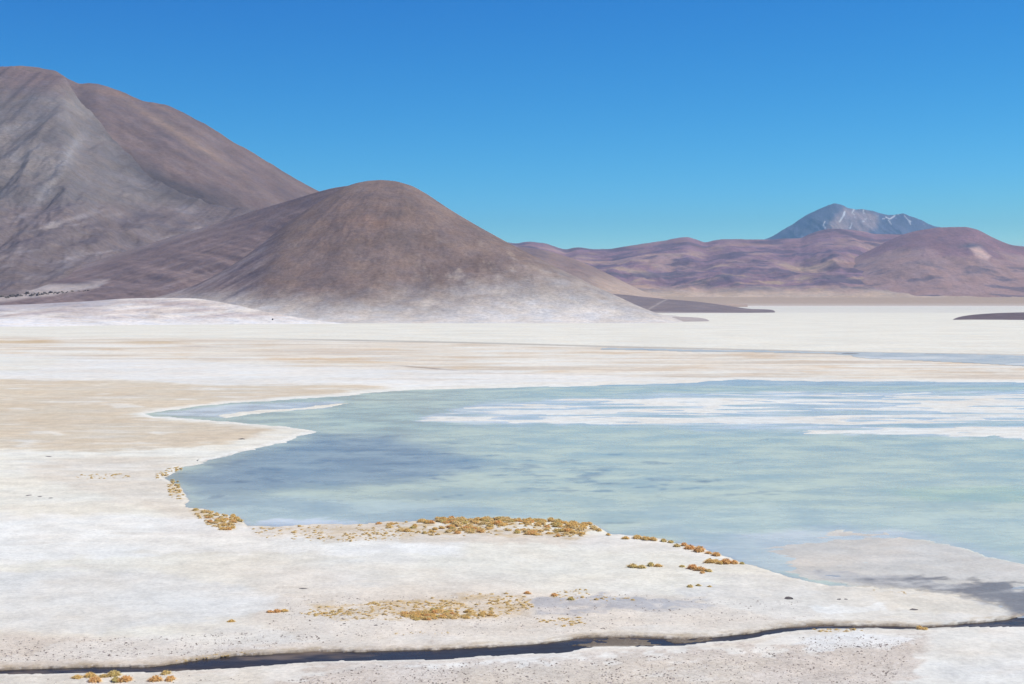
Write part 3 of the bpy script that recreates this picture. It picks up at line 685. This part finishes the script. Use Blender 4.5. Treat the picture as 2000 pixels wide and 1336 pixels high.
# ------------------------------------------------------------------ rocks
def rock_mesh(name, seed, mat, jag=.35, flat=.6, sub=2):
    r = random.Random(seed); bm = bmesh.new(); bmesh.ops.create_icosphere(bm, subdivisions=sub, radius=1)
    cuts = [(Vector((r.gauss(0, 1), r.gauss(0, 1), r.gauss(0, .7))).normalized(), r.uniform(.55, .85)) for _ in range(9)]
    for v in bm.verts:
        for n, dd in cuts:
            k = v.co.dot(n)
            if k > dd: v.co -= n*(k-dd)
        v.co *= 1+r.uniform(-jag, jag)*.25
        v.co.z *= flat
    me = bpy.data.meshes.new(name); bm.to_mesh(me); bm.free(); me.materials.append(mat); return me
ROCKS = [rock_mesh('rock', 100+i, M_rock, flat=f) for i, f in enumerate((.55, .7, .45, .8))]
def put(u, r, z=0.):
    Yv = F*(H-z)/(r-HR); return ((u-CX)/F*Yv, Yv, z)
def rock_at(loc, s, label, group=None, me=None, rz=None, name='rock'):
    o = bpy.data.objects.new(name, me or rnd.choice(ROCKS)); S.collection.objects.link(o)
    o.location = loc; o.scale = s; o.rotation_euler = (0, 0, rnd.uniform(0, 6.28) if rz is None else rz)
    return tag(o, label, 'rock', group)
for (u, r, sx, sy, sz, lb) in ((593, 1150, .48, .2, .10, 'flat dark stone alone on bare pinkish crust above the inland grass'),
        (57, 968, .55, .35, .12, 'flat dark rock on the white crust, far left of the lagoon'),
        (78, 970, .35, .3, .10, 'small dark rock beside the flat one on the white crust'),
        (99, 973, .3, .3, .10, 'smallest dark rock of three on the white crust at far left'),
        (95, 892, .7, .4, .12, 'dark stone where tan mud meets white crust, far left'),
        (472, 858, .7, .5, .22, 'dark rock on the cape pointing into the lagoon'),
        (1541, 1170, .38, .3, .24, 'black rock on pale spit between stream and lagoon'),
        (1783, 1191, .45, .3, .10, 'low dark stone on the cream spit left of the grey mud'),
        (1638, 1171, .22, .2, .12, 'little grey stone above the white salt lens'),
        (1652, 1171, .18, .2, .10, 'little grey stone right of its twin above the salt lens'),
        (734, 1222, .16, .14, .12, 'small dark stone just below the inland grass patch'),
        (672, 1219, .16, .14, .10, 'small brown stone under the left end of the inland grass'),
        (1676, 1264, .2, .2, .1, 'small dark stone on the white crust patch below the stream'),
        (1030, 1323, .2, .12, .06, 'thin dark stone on gravel at the bottom centre')):
    rock_at(put(u, r, .08), (sx, sy, sz), lb)
def on_terrain(key, u, row):
    d = TER[key]; j = int(np.argmin(np.abs(d['U'][0]-u))); rr = d['R'][:, j]; k = int(np.argmax(rr <= row))
    return (d['X'][k, j], d['Y'][k, j], d['Z'][k, j])
HB = [k for k in TER if k.startswith('hill')][0]
for i in range(64):
    tq = (i+rnd.random()*.8)/64; u = -3+tq*176; r = 581-tq*13+rnd.uniform(-3.5, 3.5)*(1.2-tq)
    if u > 125 and rnd.random() < .45: continue
    s = rnd.uniform(1.3, 3.2)*(1.1-.5*tq)
    rock_at(on_terrain(HB, u, r), (s*.8, s*1.5, s*rnd.uniform(1.4, 2.6)), 'dark jagged rock in the broken row on pale ground, far left foot of the mountain', 'jagged rocks in the row at the mountain foot')
p = put(525, 633, 0.)
rock_at((p[0], 1297, .8), (1.1, 1.1, 1.8), 'dark boulder at the white foot of the rounded hill, lower of two')
rock_at((p[0]-.4, 1316, 4.2), (1.3, 1.1, 1.1), 'dark boulder at the white foot of the rounded hill, upper of two')
rock_at(put(1660, 691, .16), (4, 3, .35), 'long dark stone bank at the left end of the far water strip')
# gravel strewn over the near crust
def joined(name, items, mat, label, cat, shade=None):
    """items: list of (verts Nx3, faces, loc, rotz, scale)"""
    V, Fc, A, off = [], [], [], 0
    for vs, fs, loc, rz, sc_, sh in items:
        c_, s_ = math.cos(rz), math.sin(rz); p = vs*np.array(sc_)
        V.append(np.stack([p[:, 0]*c_-p[:, 1]*s_, p[:, 0]*s_+p[:, 1]*c_, p[:, 2]], 1)+np.array(loc)); Fc.append(fs+off); off += len(vs); A.append(sh)
    V = np.concatenate(V); Fc = np.concatenate(Fc); me = bpy.data.meshes.new(name)
    me.vertices.add(len(V)); me.vertices.foreach_set('co', V.astype(np.float32).ravel())
    me.loops.add(Fc.size); me.loops.foreach_set('vertex_index', Fc.astype(np.int32).ravel())
    me.polygons.add(len(Fc)); me.polygons.foreach_set('loop_start', np.arange(0, Fc.size, 3, dtype=np.int32)); me.update(calc_edges=True)
    if A[0] is not None:
        at = me.attributes.new('shade', 'FLOAT', 'POINT'); at.data.foreach_set('value', np.concatenate(A).astype(np.float32))
    me.materials.append(mat); o = bpy.data.objects.new(name, me); S.collection.objects.link(o)
    return tag(o, label, cat, kind='stuff')
pv = np.array([[1, 0, 0], [-.2, .9, 0], [-.9, -.1, 0], [.1, -.9, 0], [.1, .1, .8], [0, 0, -.5]], float); pf_ = np.array([[0, 1, 4], [1, 2, 4], [2, 3, 4], [3, 0, 4]])
def in_poly(u, r, poly):
    c = False; n = len(poly)
    for i in range(n):
        (x1, y1), (x2, y2) = poly[i], poly[(i+1) % n]
        if (y1 > r) != (y2 > r) and u < x1+(r-y1)/(y2-y1)*(x2-x1): c = not c
    return c
its = []
ZN = [([(560, 1330), (700, 1302), (1000, 1292), (1260, 1282), (1400, 1268), (1560, 1262), (1790, 1246), (1790, 1270), (1740, 1330), (1700, 1420), (500, 1420)], 13000), ([(-100, 1245), (300, 1245), (560, 1225), (640, 1255), (400, 1280), (-100, 1298)], 2600),
      ([(560, 1165), (1240, 1160), (1560, 1175), (1600, 1205), (1100, 1236), (640, 1256), (520, 1230)], 2600), ([(1560, 1243), (1690, 1240), (1780, 1255), (1740, 1270), (1570, 1270)], 500), ([(100, 1320), (500, 1318), (500, 1420), (0, 1420)], 900)]
for poly, cnt in ZN:
    us = [p[0] for p in poly]; rs = [p[1] for p in poly]; n = 0
    while n < cnt:
        u, r = rnd.uniform(min(us), max(us)), rnd.uniform(min(rs), max(rs))
        if not in_poly(u, r, poly): continue
        n += 1; s = .018+.075*rnd.random()**4
        its.append((pv, pf_, put(u, r, .095), rnd.uniform(0, 6.3), (s*rnd.uniform(.7, 1.5), s, s*rnd.uniform(.5, 1)), None))
joined('gravel', its[::2], M_stone, 'pale grey gravel strewn over the near crust', 'gravel')
joined('gravel', its[1::2], M_pebble, 'dark pebbles scattered over the near crust', 'gravel')

# ------------------------------------------------------------------ grass tussocks
def tuft(seed, blades=170, seg=9, rings=5):
    r = random.Random(seed); V, Fc, A = [], [], []
    lob = [r.uniform(0, 6.3) for _ in range(3)]
    def rad(th): return 1+.13*math.sin(2*th+lob[0])+.10*math.sin(3*th+lob[1])+.06*math.sin(5*th+lob[2])
    for i in range(rings):                                   # solid heart of the cushion
        ph = i/(rings-1)*math.pi/2
        for j in range(seg):
            th = j/seg*2*math.pi; q = math.cos(ph)*(.62+.22*math.sin(ph*2))*rad(th)
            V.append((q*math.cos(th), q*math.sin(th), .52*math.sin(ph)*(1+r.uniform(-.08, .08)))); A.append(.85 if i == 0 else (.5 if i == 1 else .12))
    for i in range(rings-1):
        for j in range(seg):
            a, b = i*seg+j, i*seg+(j+1) % seg; Fc += [(a, b, b+seg), (a, b+seg, a+seg)]
    for _ in range(blades):
        th = r.uniform(0, 6.283); el = math.asin(r.uniform(.05, 1)**.9); L = r.uniform(.75, 1.12)
        dx, dy, dz = math.cos(th)*math.cos(el), math.sin(th)*math.cos(el), math.sin(el)
        k = rad(th); b0 = (dx*.35*k, dy*.35*k, .08+dz*.30)
        m = (dx*.78*k*L, dy*.78*k*L, dz*.62*L+.14); tip = (dx*1.08*k*L, dy*1.08*k*L, max(.02, dz*.66*L+.02+r.uniform(-.06, .08)))
        wv = r.uniform(.045, .085); sx, sy = -math.sin(th)*wv, math.cos(th)*wv; o = len(V)
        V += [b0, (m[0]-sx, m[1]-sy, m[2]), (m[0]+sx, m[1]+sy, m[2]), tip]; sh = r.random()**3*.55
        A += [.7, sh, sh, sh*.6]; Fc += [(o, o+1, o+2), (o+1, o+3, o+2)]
    return np.array(V), np.array(Fc), np.array(A)
def tuft_mesh(t, name='tussock'):
    me = bpy.data.meshes.new(name); me.from_pydata([tuple(v) for v in t[0]], [], [tuple(int(i) for i in f) for f in t[1]])
    at = me.attributes.new('shade', 'FLOAT', 'POINT'); at.data.foreach_set('value', t[2].astype(np.float32))
    me.materials.append(M_grass); return me
TM = [tuft_mesh(tuft(200+i)) for i in range(8)]
TL = [tuft(300+i, 26, 6, 3) for i in range(5)]
cand = []
def cluster(poly, cnt, smin, smax, label, group, dens=None, clump=0):
    us = [p[0] for p in poly]; rs = [p[1] for p in poly]; n = 0; cen = None
    while n < cnt:
        if cen is None or rnd.random() < 1/(clump+1):
            u, r = rnd.uniform(min(us), max(us)), rnd.uniform(min(rs), max(rs)); cen = (u, r)
        else:
            u, r = cen[0]+rnd.gauss(0, 17), cen[1]+rnd.gauss(0, 3.2)
        if not in_poly(u, r, poly): cen = None if rnd.random() < .3 else cen; continue
        s = (smin+(smax-smin)*rnd.random()**2)*.82; n += 1
        cand.append((u, r, s, label, group))
G = 'grass tussocks on the salt crust'
cluster([(745, 1022), (820, 1016), (860, 1014), (1000, 1014), (1150, 1022), (1175, 1040), (1130, 1052), (1000, 1046), (900, 1048), (820, 1046), (760, 1034)], 400, .20, .52,
        'golden grass tussock crowded among many on the lagoon\'s near shore', 'tussocks crowding the near shore of the lagoon', clump=5)
cluster([(850, 1014), (1000, 1014), (1160, 1024), (1160, 1034), (1000, 1026), (850, 1024)], 120, .32, .58, 'golden grass tussock at the water\'s edge on the near shore', 'tussocks at the water edge of the near shore', clump=4)
cluster([(375, 996), (400, 996), (465, 1012), (472, 1024), (445, 1040), (410, 1032), (385, 1012)], 130, .22, .48, 'yellow grass tussock in the rounded clump at the lagoon\'s lower left corner', 'tussocks in the clump at the lagoon lower left corner', clump=3)
cluster([(330, 936), (348, 940), (360, 962), (356, 976), (334, 974), (322, 950)], 46, .24, .46, 'golden grass tussock on the little point at the lagoon\'s left tip', 'tussocks on the point at the lagoon left tip', clump=2)
cluster([(298, 928), (322, 918), (356, 910), (362, 914), (326, 930), (306, 936)], 34, .2, .38, 'tawny grass tussock on the shore just above the lagoon\'s left tip', 'tussocks above the lagoon left tip', clump=2)
cluster([(140, 932), (180, 925), (245, 926), (255, 933), (200, 937), (150, 938)], 46, .15, .3, 'small dull grass tussock in a strip on the tan crust left of the lagoon', 'tussocks in the strip left of the lagoon', clump=2)
cluster([(485, 1034), (560, 1028), (740, 1026), (830, 1040), (820, 1058), (640, 1060), (500, 1050)], 330, .12, .30, 'straw grass tussock scattered on sand between the shore clumps', 'tussocks scattered between the shore clumps', clump=5)
cluster([(580, 1190), (640, 1182), (760, 1176), (880, 1164), (1030, 1158), (1045, 1190), (960, 1208), (800, 1212), (660, 1210), (590, 1204)], 800, .10, .27, 'straw grass tussock in the inland patch above the stream', 'tussocks in the inland patch above the stream', clump=8)
cluster([(780, 1198), (860, 1192), (960, 1188), (970, 1204), (870, 1212), (800, 1211)], 190, .18, .34, 'golden grass tussock in the dense lower edge of the inland patch', 'tussocks in the dense edge of the inland patch', clump=5)
cluster([(1050, 1160), (1130, 1150), (1245, 1166), (1240, 1175), (1100, 1178)], 70, .12, .26, 'small grass tussock among grey damp streaks right of the inland patch', 'tussocks among the damp streaks', clump=3)
cluster([(1040, 1210), (1140, 1206), (1144, 1222), (1090, 1226), (1050, 1216)], 60, .12, .24, 'yellow grass tussock in the small strip below the damp streaks', 'tussocks in the strip below the damp streaks', clump=4)
cluster([(770, 1236), (880, 1234), (880, 1239), (770, 1241)], 22, .1, .17, 'tiny tan grass tussock in the thin line above the stream', 'tussocks in the thin line above the stream', clump=2)
cluster([(1588, 1230), (1690, 1229), (1690, 1234), (1588, 1236)], 46, .1, .22, 'brownish grass tussock in the fringe on the stream\'s near bank', 'tussocks fringing the stream near bank', clump=2)
cluster([(340, 1290), (430, 1278), (480, 1273), (480, 1277), (430, 1283), (345, 1294)], 40, .07, .15, 'low dry grass tussock on the lip of the stream\'s far bank', 'tussocks on the lip of the stream far bank', clump=2)
cluster([(1700, 1149), (1780, 1158), (1775, 1163), (1705, 1154)], 14, .1, .2, 'small straw tussock on the edge of the grey mud', 'tussocks on the edge of the grey mud', clump=2)
hand = [
 (1188, 1046, .30, 'first small tussock of the trailing row, touching the shore crowd'), (1222, 1053, .40, 'dark-footed golden tussock in the trailing row near the shore crowd'),
 (1245, 1052, .50, 'wide golden tussock in the trailing row, one place right of the dark-footed one'), (1262, 1055, .52, 'broadest golden tussock of the trailing row\'s left half'), (1276, 1056, .40, 'golden tussock ending the trailing row\'s left half'),
 (1296, 1058, .38, 'greenish low tussock just before the gap in the trailing row'), (1310, 1060, .32, 'small tan tussock right of the greenish one in the trailing row'),
 (1322, 1068, .36, 'low green-gold tussock set back from the water in the trailing row'), (1336, 1066, .38, 'olive tussock left of the big orange dome on the shore'),
 (1347, 1072, .58, 'big orange domed tussock on the shore, left of the largest pair'), (1366, 1078, .62, 'largest orange domed tussock on the shore'),
 (1384, 1082, .34, 'small tan tussock between the orange domes'), (1399, 1086, .48, 'orange domed tussock leaning at the shore, right of the largest'),
 (1386, 1100, .44, 'golden tussock at left of the cluster on the shore\'s tip'), (1398, 1098, .34, 'small pale tussock inside the cluster on the shore\'s tip'), (1406, 1102, .36, 'tan tussock in the middle of the shore tip cluster'),
 (1418, 1101, .52, 'wide brown-gold tussock on the shore\'s tip'), (1433, 1101, .44, 'reddish tussock at the right end of the shore tip cluster'), (1449, 1102, .26, 'last small grey-green tussock at the very end of the shore row'),
 (1332, 1108, .30, 'flat yellow-green tussock left of the rusty inland mound'), (1353, 1112, .46, 'rusty-gold left tussock of the inland mound behind the shore tip'), (1368, 1115, .48, 'rusty-gold middle tussock of the inland mound behind the shore tip'), (1384, 1117, .34, 'olive right tussock of the inland mound behind the shore tip'), (1372, 1120, .26, 'small dark tussock in front of the rusty inland mound'),
 (1236, 1109, .42, 'leftmost green-gold tussock of four on open white crust'), (1253, 1110, .40, 'second green-gold tussock from left of four on open white crust'), (1271, 1106, .36, 'third green-gold tussock from left of four on open white crust'), (1285, 1107, .32, 'rightmost tan tussock of four on open white crust'),
 (1348, 1147, .28, 'left of two small olive tussocks alone on sand'), (1364, 1145, .24, 'right of two small olive tussocks alone on sand'), (1386, 1147, .17, 'tiny grey tussock right of the two small olive ones'),
 (452, 1215, .24, 'single small yellow tussock alone on crust left of the inland patch'), (527, 1197, .26, 'orange tussock at left end of the short row left of the inland patch'), (541, 1196, .28, 'orange tussock in the middle of the short row left of the inland patch'), (555, 1195, .26, 'tan tussock at right end of the short row left of the inland patch'),
 (150, 1325, .30, 'tan tussock nearest the left edge below the stream'), (176, 1322, .34, 'tan tussock on the bank below the stream, second from the left edge'), (186, 1331, .40, 'wide orange tussock at bottom left below the stream'), (202, 1323, .28, 'thin tan tussock left of the green round one by the stream'),
 (222, 1320, .40, 'round yellow-green tussock standing at the stream\'s near bank'), (226, 1332, .34, 'low yellow tussock in front of the green round one'), (245, 1331, .38, 'orange tussock right of the green round one by the stream'),
 (324, 1317, .32, 'yellow-green tussock on the stream bank, right of the bottom-left clump'), (304, 1330, .40, 'orange tussock pair\'s left one at the bottom edge'), (333, 1329, .34, 'orange tussock pair\'s right one at the bottom edge'),
 (1082, 1164, .30, 'orange tussock alone above the grey damp streak'), (1030, 1160, .30, 'orange tussock at the upper right corner of the inland patch'), (1115, 1172, .26, 'long olive tussock lying in the grey damp streak'),
 (1795, 1229, .28, 'tan tussock overhanging the stream near its right bend'), (1806, 1230, .22, 'small tan tussock beside the one overhanging the stream bend'), (740, 1024, .32, 'dark brown tussock alone where the near shore crowd begins')]
cand.sort(key=lambda c: -c[2]*(c[1]-HR))
TINT = {'orange': (.95, .62, .27, 1), 'golden': (.95, .73, .31, 1), 'straw': (.93, .77, .42, 1), 'green-gold': (.82, .71, .32, 1)}
def place_tuft(u, r, s, label, group, me=None):
    tint = next((t for t in TINT if t in label), None) or ('green-gold' if ('green' in label or 'olive' in label) else 'orange' if ('rusty' in label or 'reddish' in label or 'brown' in label) else 'golden')
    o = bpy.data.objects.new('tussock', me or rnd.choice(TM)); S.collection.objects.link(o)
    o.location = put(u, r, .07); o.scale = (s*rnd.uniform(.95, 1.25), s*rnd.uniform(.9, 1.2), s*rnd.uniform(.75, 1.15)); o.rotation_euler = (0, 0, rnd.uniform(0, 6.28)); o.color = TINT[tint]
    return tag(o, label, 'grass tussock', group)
for (u, r, s, lb) in hand: place_tuft(u, r, s, lb, G)
NB = 300-len(hand)
for (u, r, s, lb, g) in cand[:NB]:
    t = rnd.choices(('orange', 'golden', 'straw', 'green-gold'), (2, 5, 3, 2))[0]
    for wd in ('golden ', 'straw ', 'yellow ', 'tawny ', 'dull ', 'tan '): lb = lb.replace(wd+'grass ', 'grass ')
    lb = lb.replace('small grass', 'grass').replace('brownish grass', 'grass').replace('crowded among many ', '')
    sz = 'large' if s > .40 else ('mid-sized' if s > .28 else 'small')
    if 'near shore' in g: lb += ', left part' if u < 930 else (', middle part' if u < 1060 else ', right part')
    if 'inland patch' in g: lb += ', west half' if u < 860 else ', east half'
    place_tuft(u, r, s, sz+' '+t+' '+lb, g)
its = []
for (u, r, s, lb, g) in cand[NB:]:
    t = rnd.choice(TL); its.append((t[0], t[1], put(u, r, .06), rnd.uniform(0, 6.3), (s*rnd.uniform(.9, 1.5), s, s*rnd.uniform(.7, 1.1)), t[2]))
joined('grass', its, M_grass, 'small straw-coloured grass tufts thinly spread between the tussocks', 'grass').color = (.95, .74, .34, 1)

# ------------------------------------------------------------------ a wading bird
M_bird = rock_material('bird_feathers', (.10, .10, .11), (.42, .40, .40), 30.)
def bird(u, r, label, rz):
    root = bpy.data.objects.new('wading_bird', None); S.collection.objects.link(root); root.scale = (.6, .6, .6); tag(root, label, 'bird'); root.location = put(u, r, 0); root.rotation_euler = (0, 0, rz)
    def part(name, pts, rad):
        me = bpy.data.meshes.new(name); n = 8; V, Fc = [], []
        for i, (p, q) in enumerate(zip(pts, rad)):
            a = Vector(pts[min(i+1, len(pts)-1)])-Vector(pts[max(i-1, 0)]); a.normalize()
            s = a.cross(Vector((0, 1, .01))).normalized(); t_ = a.cross(s)
            for j in range(n): V.append(Vector(p)+q*(s*math.cos(j*math.tau/n)+t_*math.sin(j*math.tau/n)))
        for i in range(len(pts)-1):
            for j in range(n): Fc.append((i*n+j, i*n+(j+1) % n, (i+1)*n+(j+1) % n, (i+1)*n+j))
        Fc += [tuple(range(n))[::-1], tuple(range(len(V)-n, len(V)))]
        me.from_pydata(V, [], Fc); me.materials.append(M_bird)
        o = bpy.data.objects.new(name, me); S.collection.objects.link(o); o.parent = root
    part('body', [(-.26, 0, .36), (-.16, 0, .40), (0, 0, .44), (.12, 0, .46), (.2, 0, .50)], [.01, .07, .10, .08, .035])
    part('neck', [(.17, 0, .49), (.24, 0, .58), (.22, 0, .68), (.27, 0, .74), (.31, 0, .73)], [.035, .022, .02, .035, .02])
    part('bill', [(.31, 0, .73), (.38, 0, .71), (.42, 0, .68)], [.014, .012, .003])
    for s in (-.04, .04): part('leg', [(0, s, .38), (-.02, s, .2), (0, s, -.02)], [.014, .01, .01])
bird(386, 903, 'small grey wading bird standing at the lagoon edge below the cape', .4)

# ------------------------------------------------------------------ thin air between here and the far peaks
HAZE = 2.6e-5
if HAZE:
    x0, x1, y0, y1, z0, z1 = -34000, 34000, -900, 33000, -25, 1900
    me = bpy.data.meshes.new('haze'); vs = [(x, y, z) for x in (x0, x1) for y in (y0, y1) for z in (z0, z1)]
    me.from_pydata(vs, [], [(0, 1, 3, 2), (4, 6, 7, 5), (0, 4, 5, 1), (2, 3, 7, 6), (0, 2, 6, 4), (1, 5, 7, 3)])
    hm = bpy.data.materials.new('thin_air'); hm.use_nodes = True; t_ = hm.node_tree; t_.nodes.clear()
    pv_ = t_.nodes.new('ShaderNodeVolumePrincipled'); ou = t_.nodes.new('ShaderNodeOutputMaterial')
    pv_.inputs['Color'].default_value = (.37, .75, 1, 1); pv_.inputs['Density'].default_value = HAZE; pv_.inputs['Anisotropy'].default_value = 0
    t_.links.new(pv_.outputs[0], ou.inputs['Volume']); me.materials.append(hm)
    ho = bpy.data.objects.new('haze', me); S.collection.objects.link(ho); tag(ho, 'thin pale air that fades the far mountains', 'haze', kind='stuff')
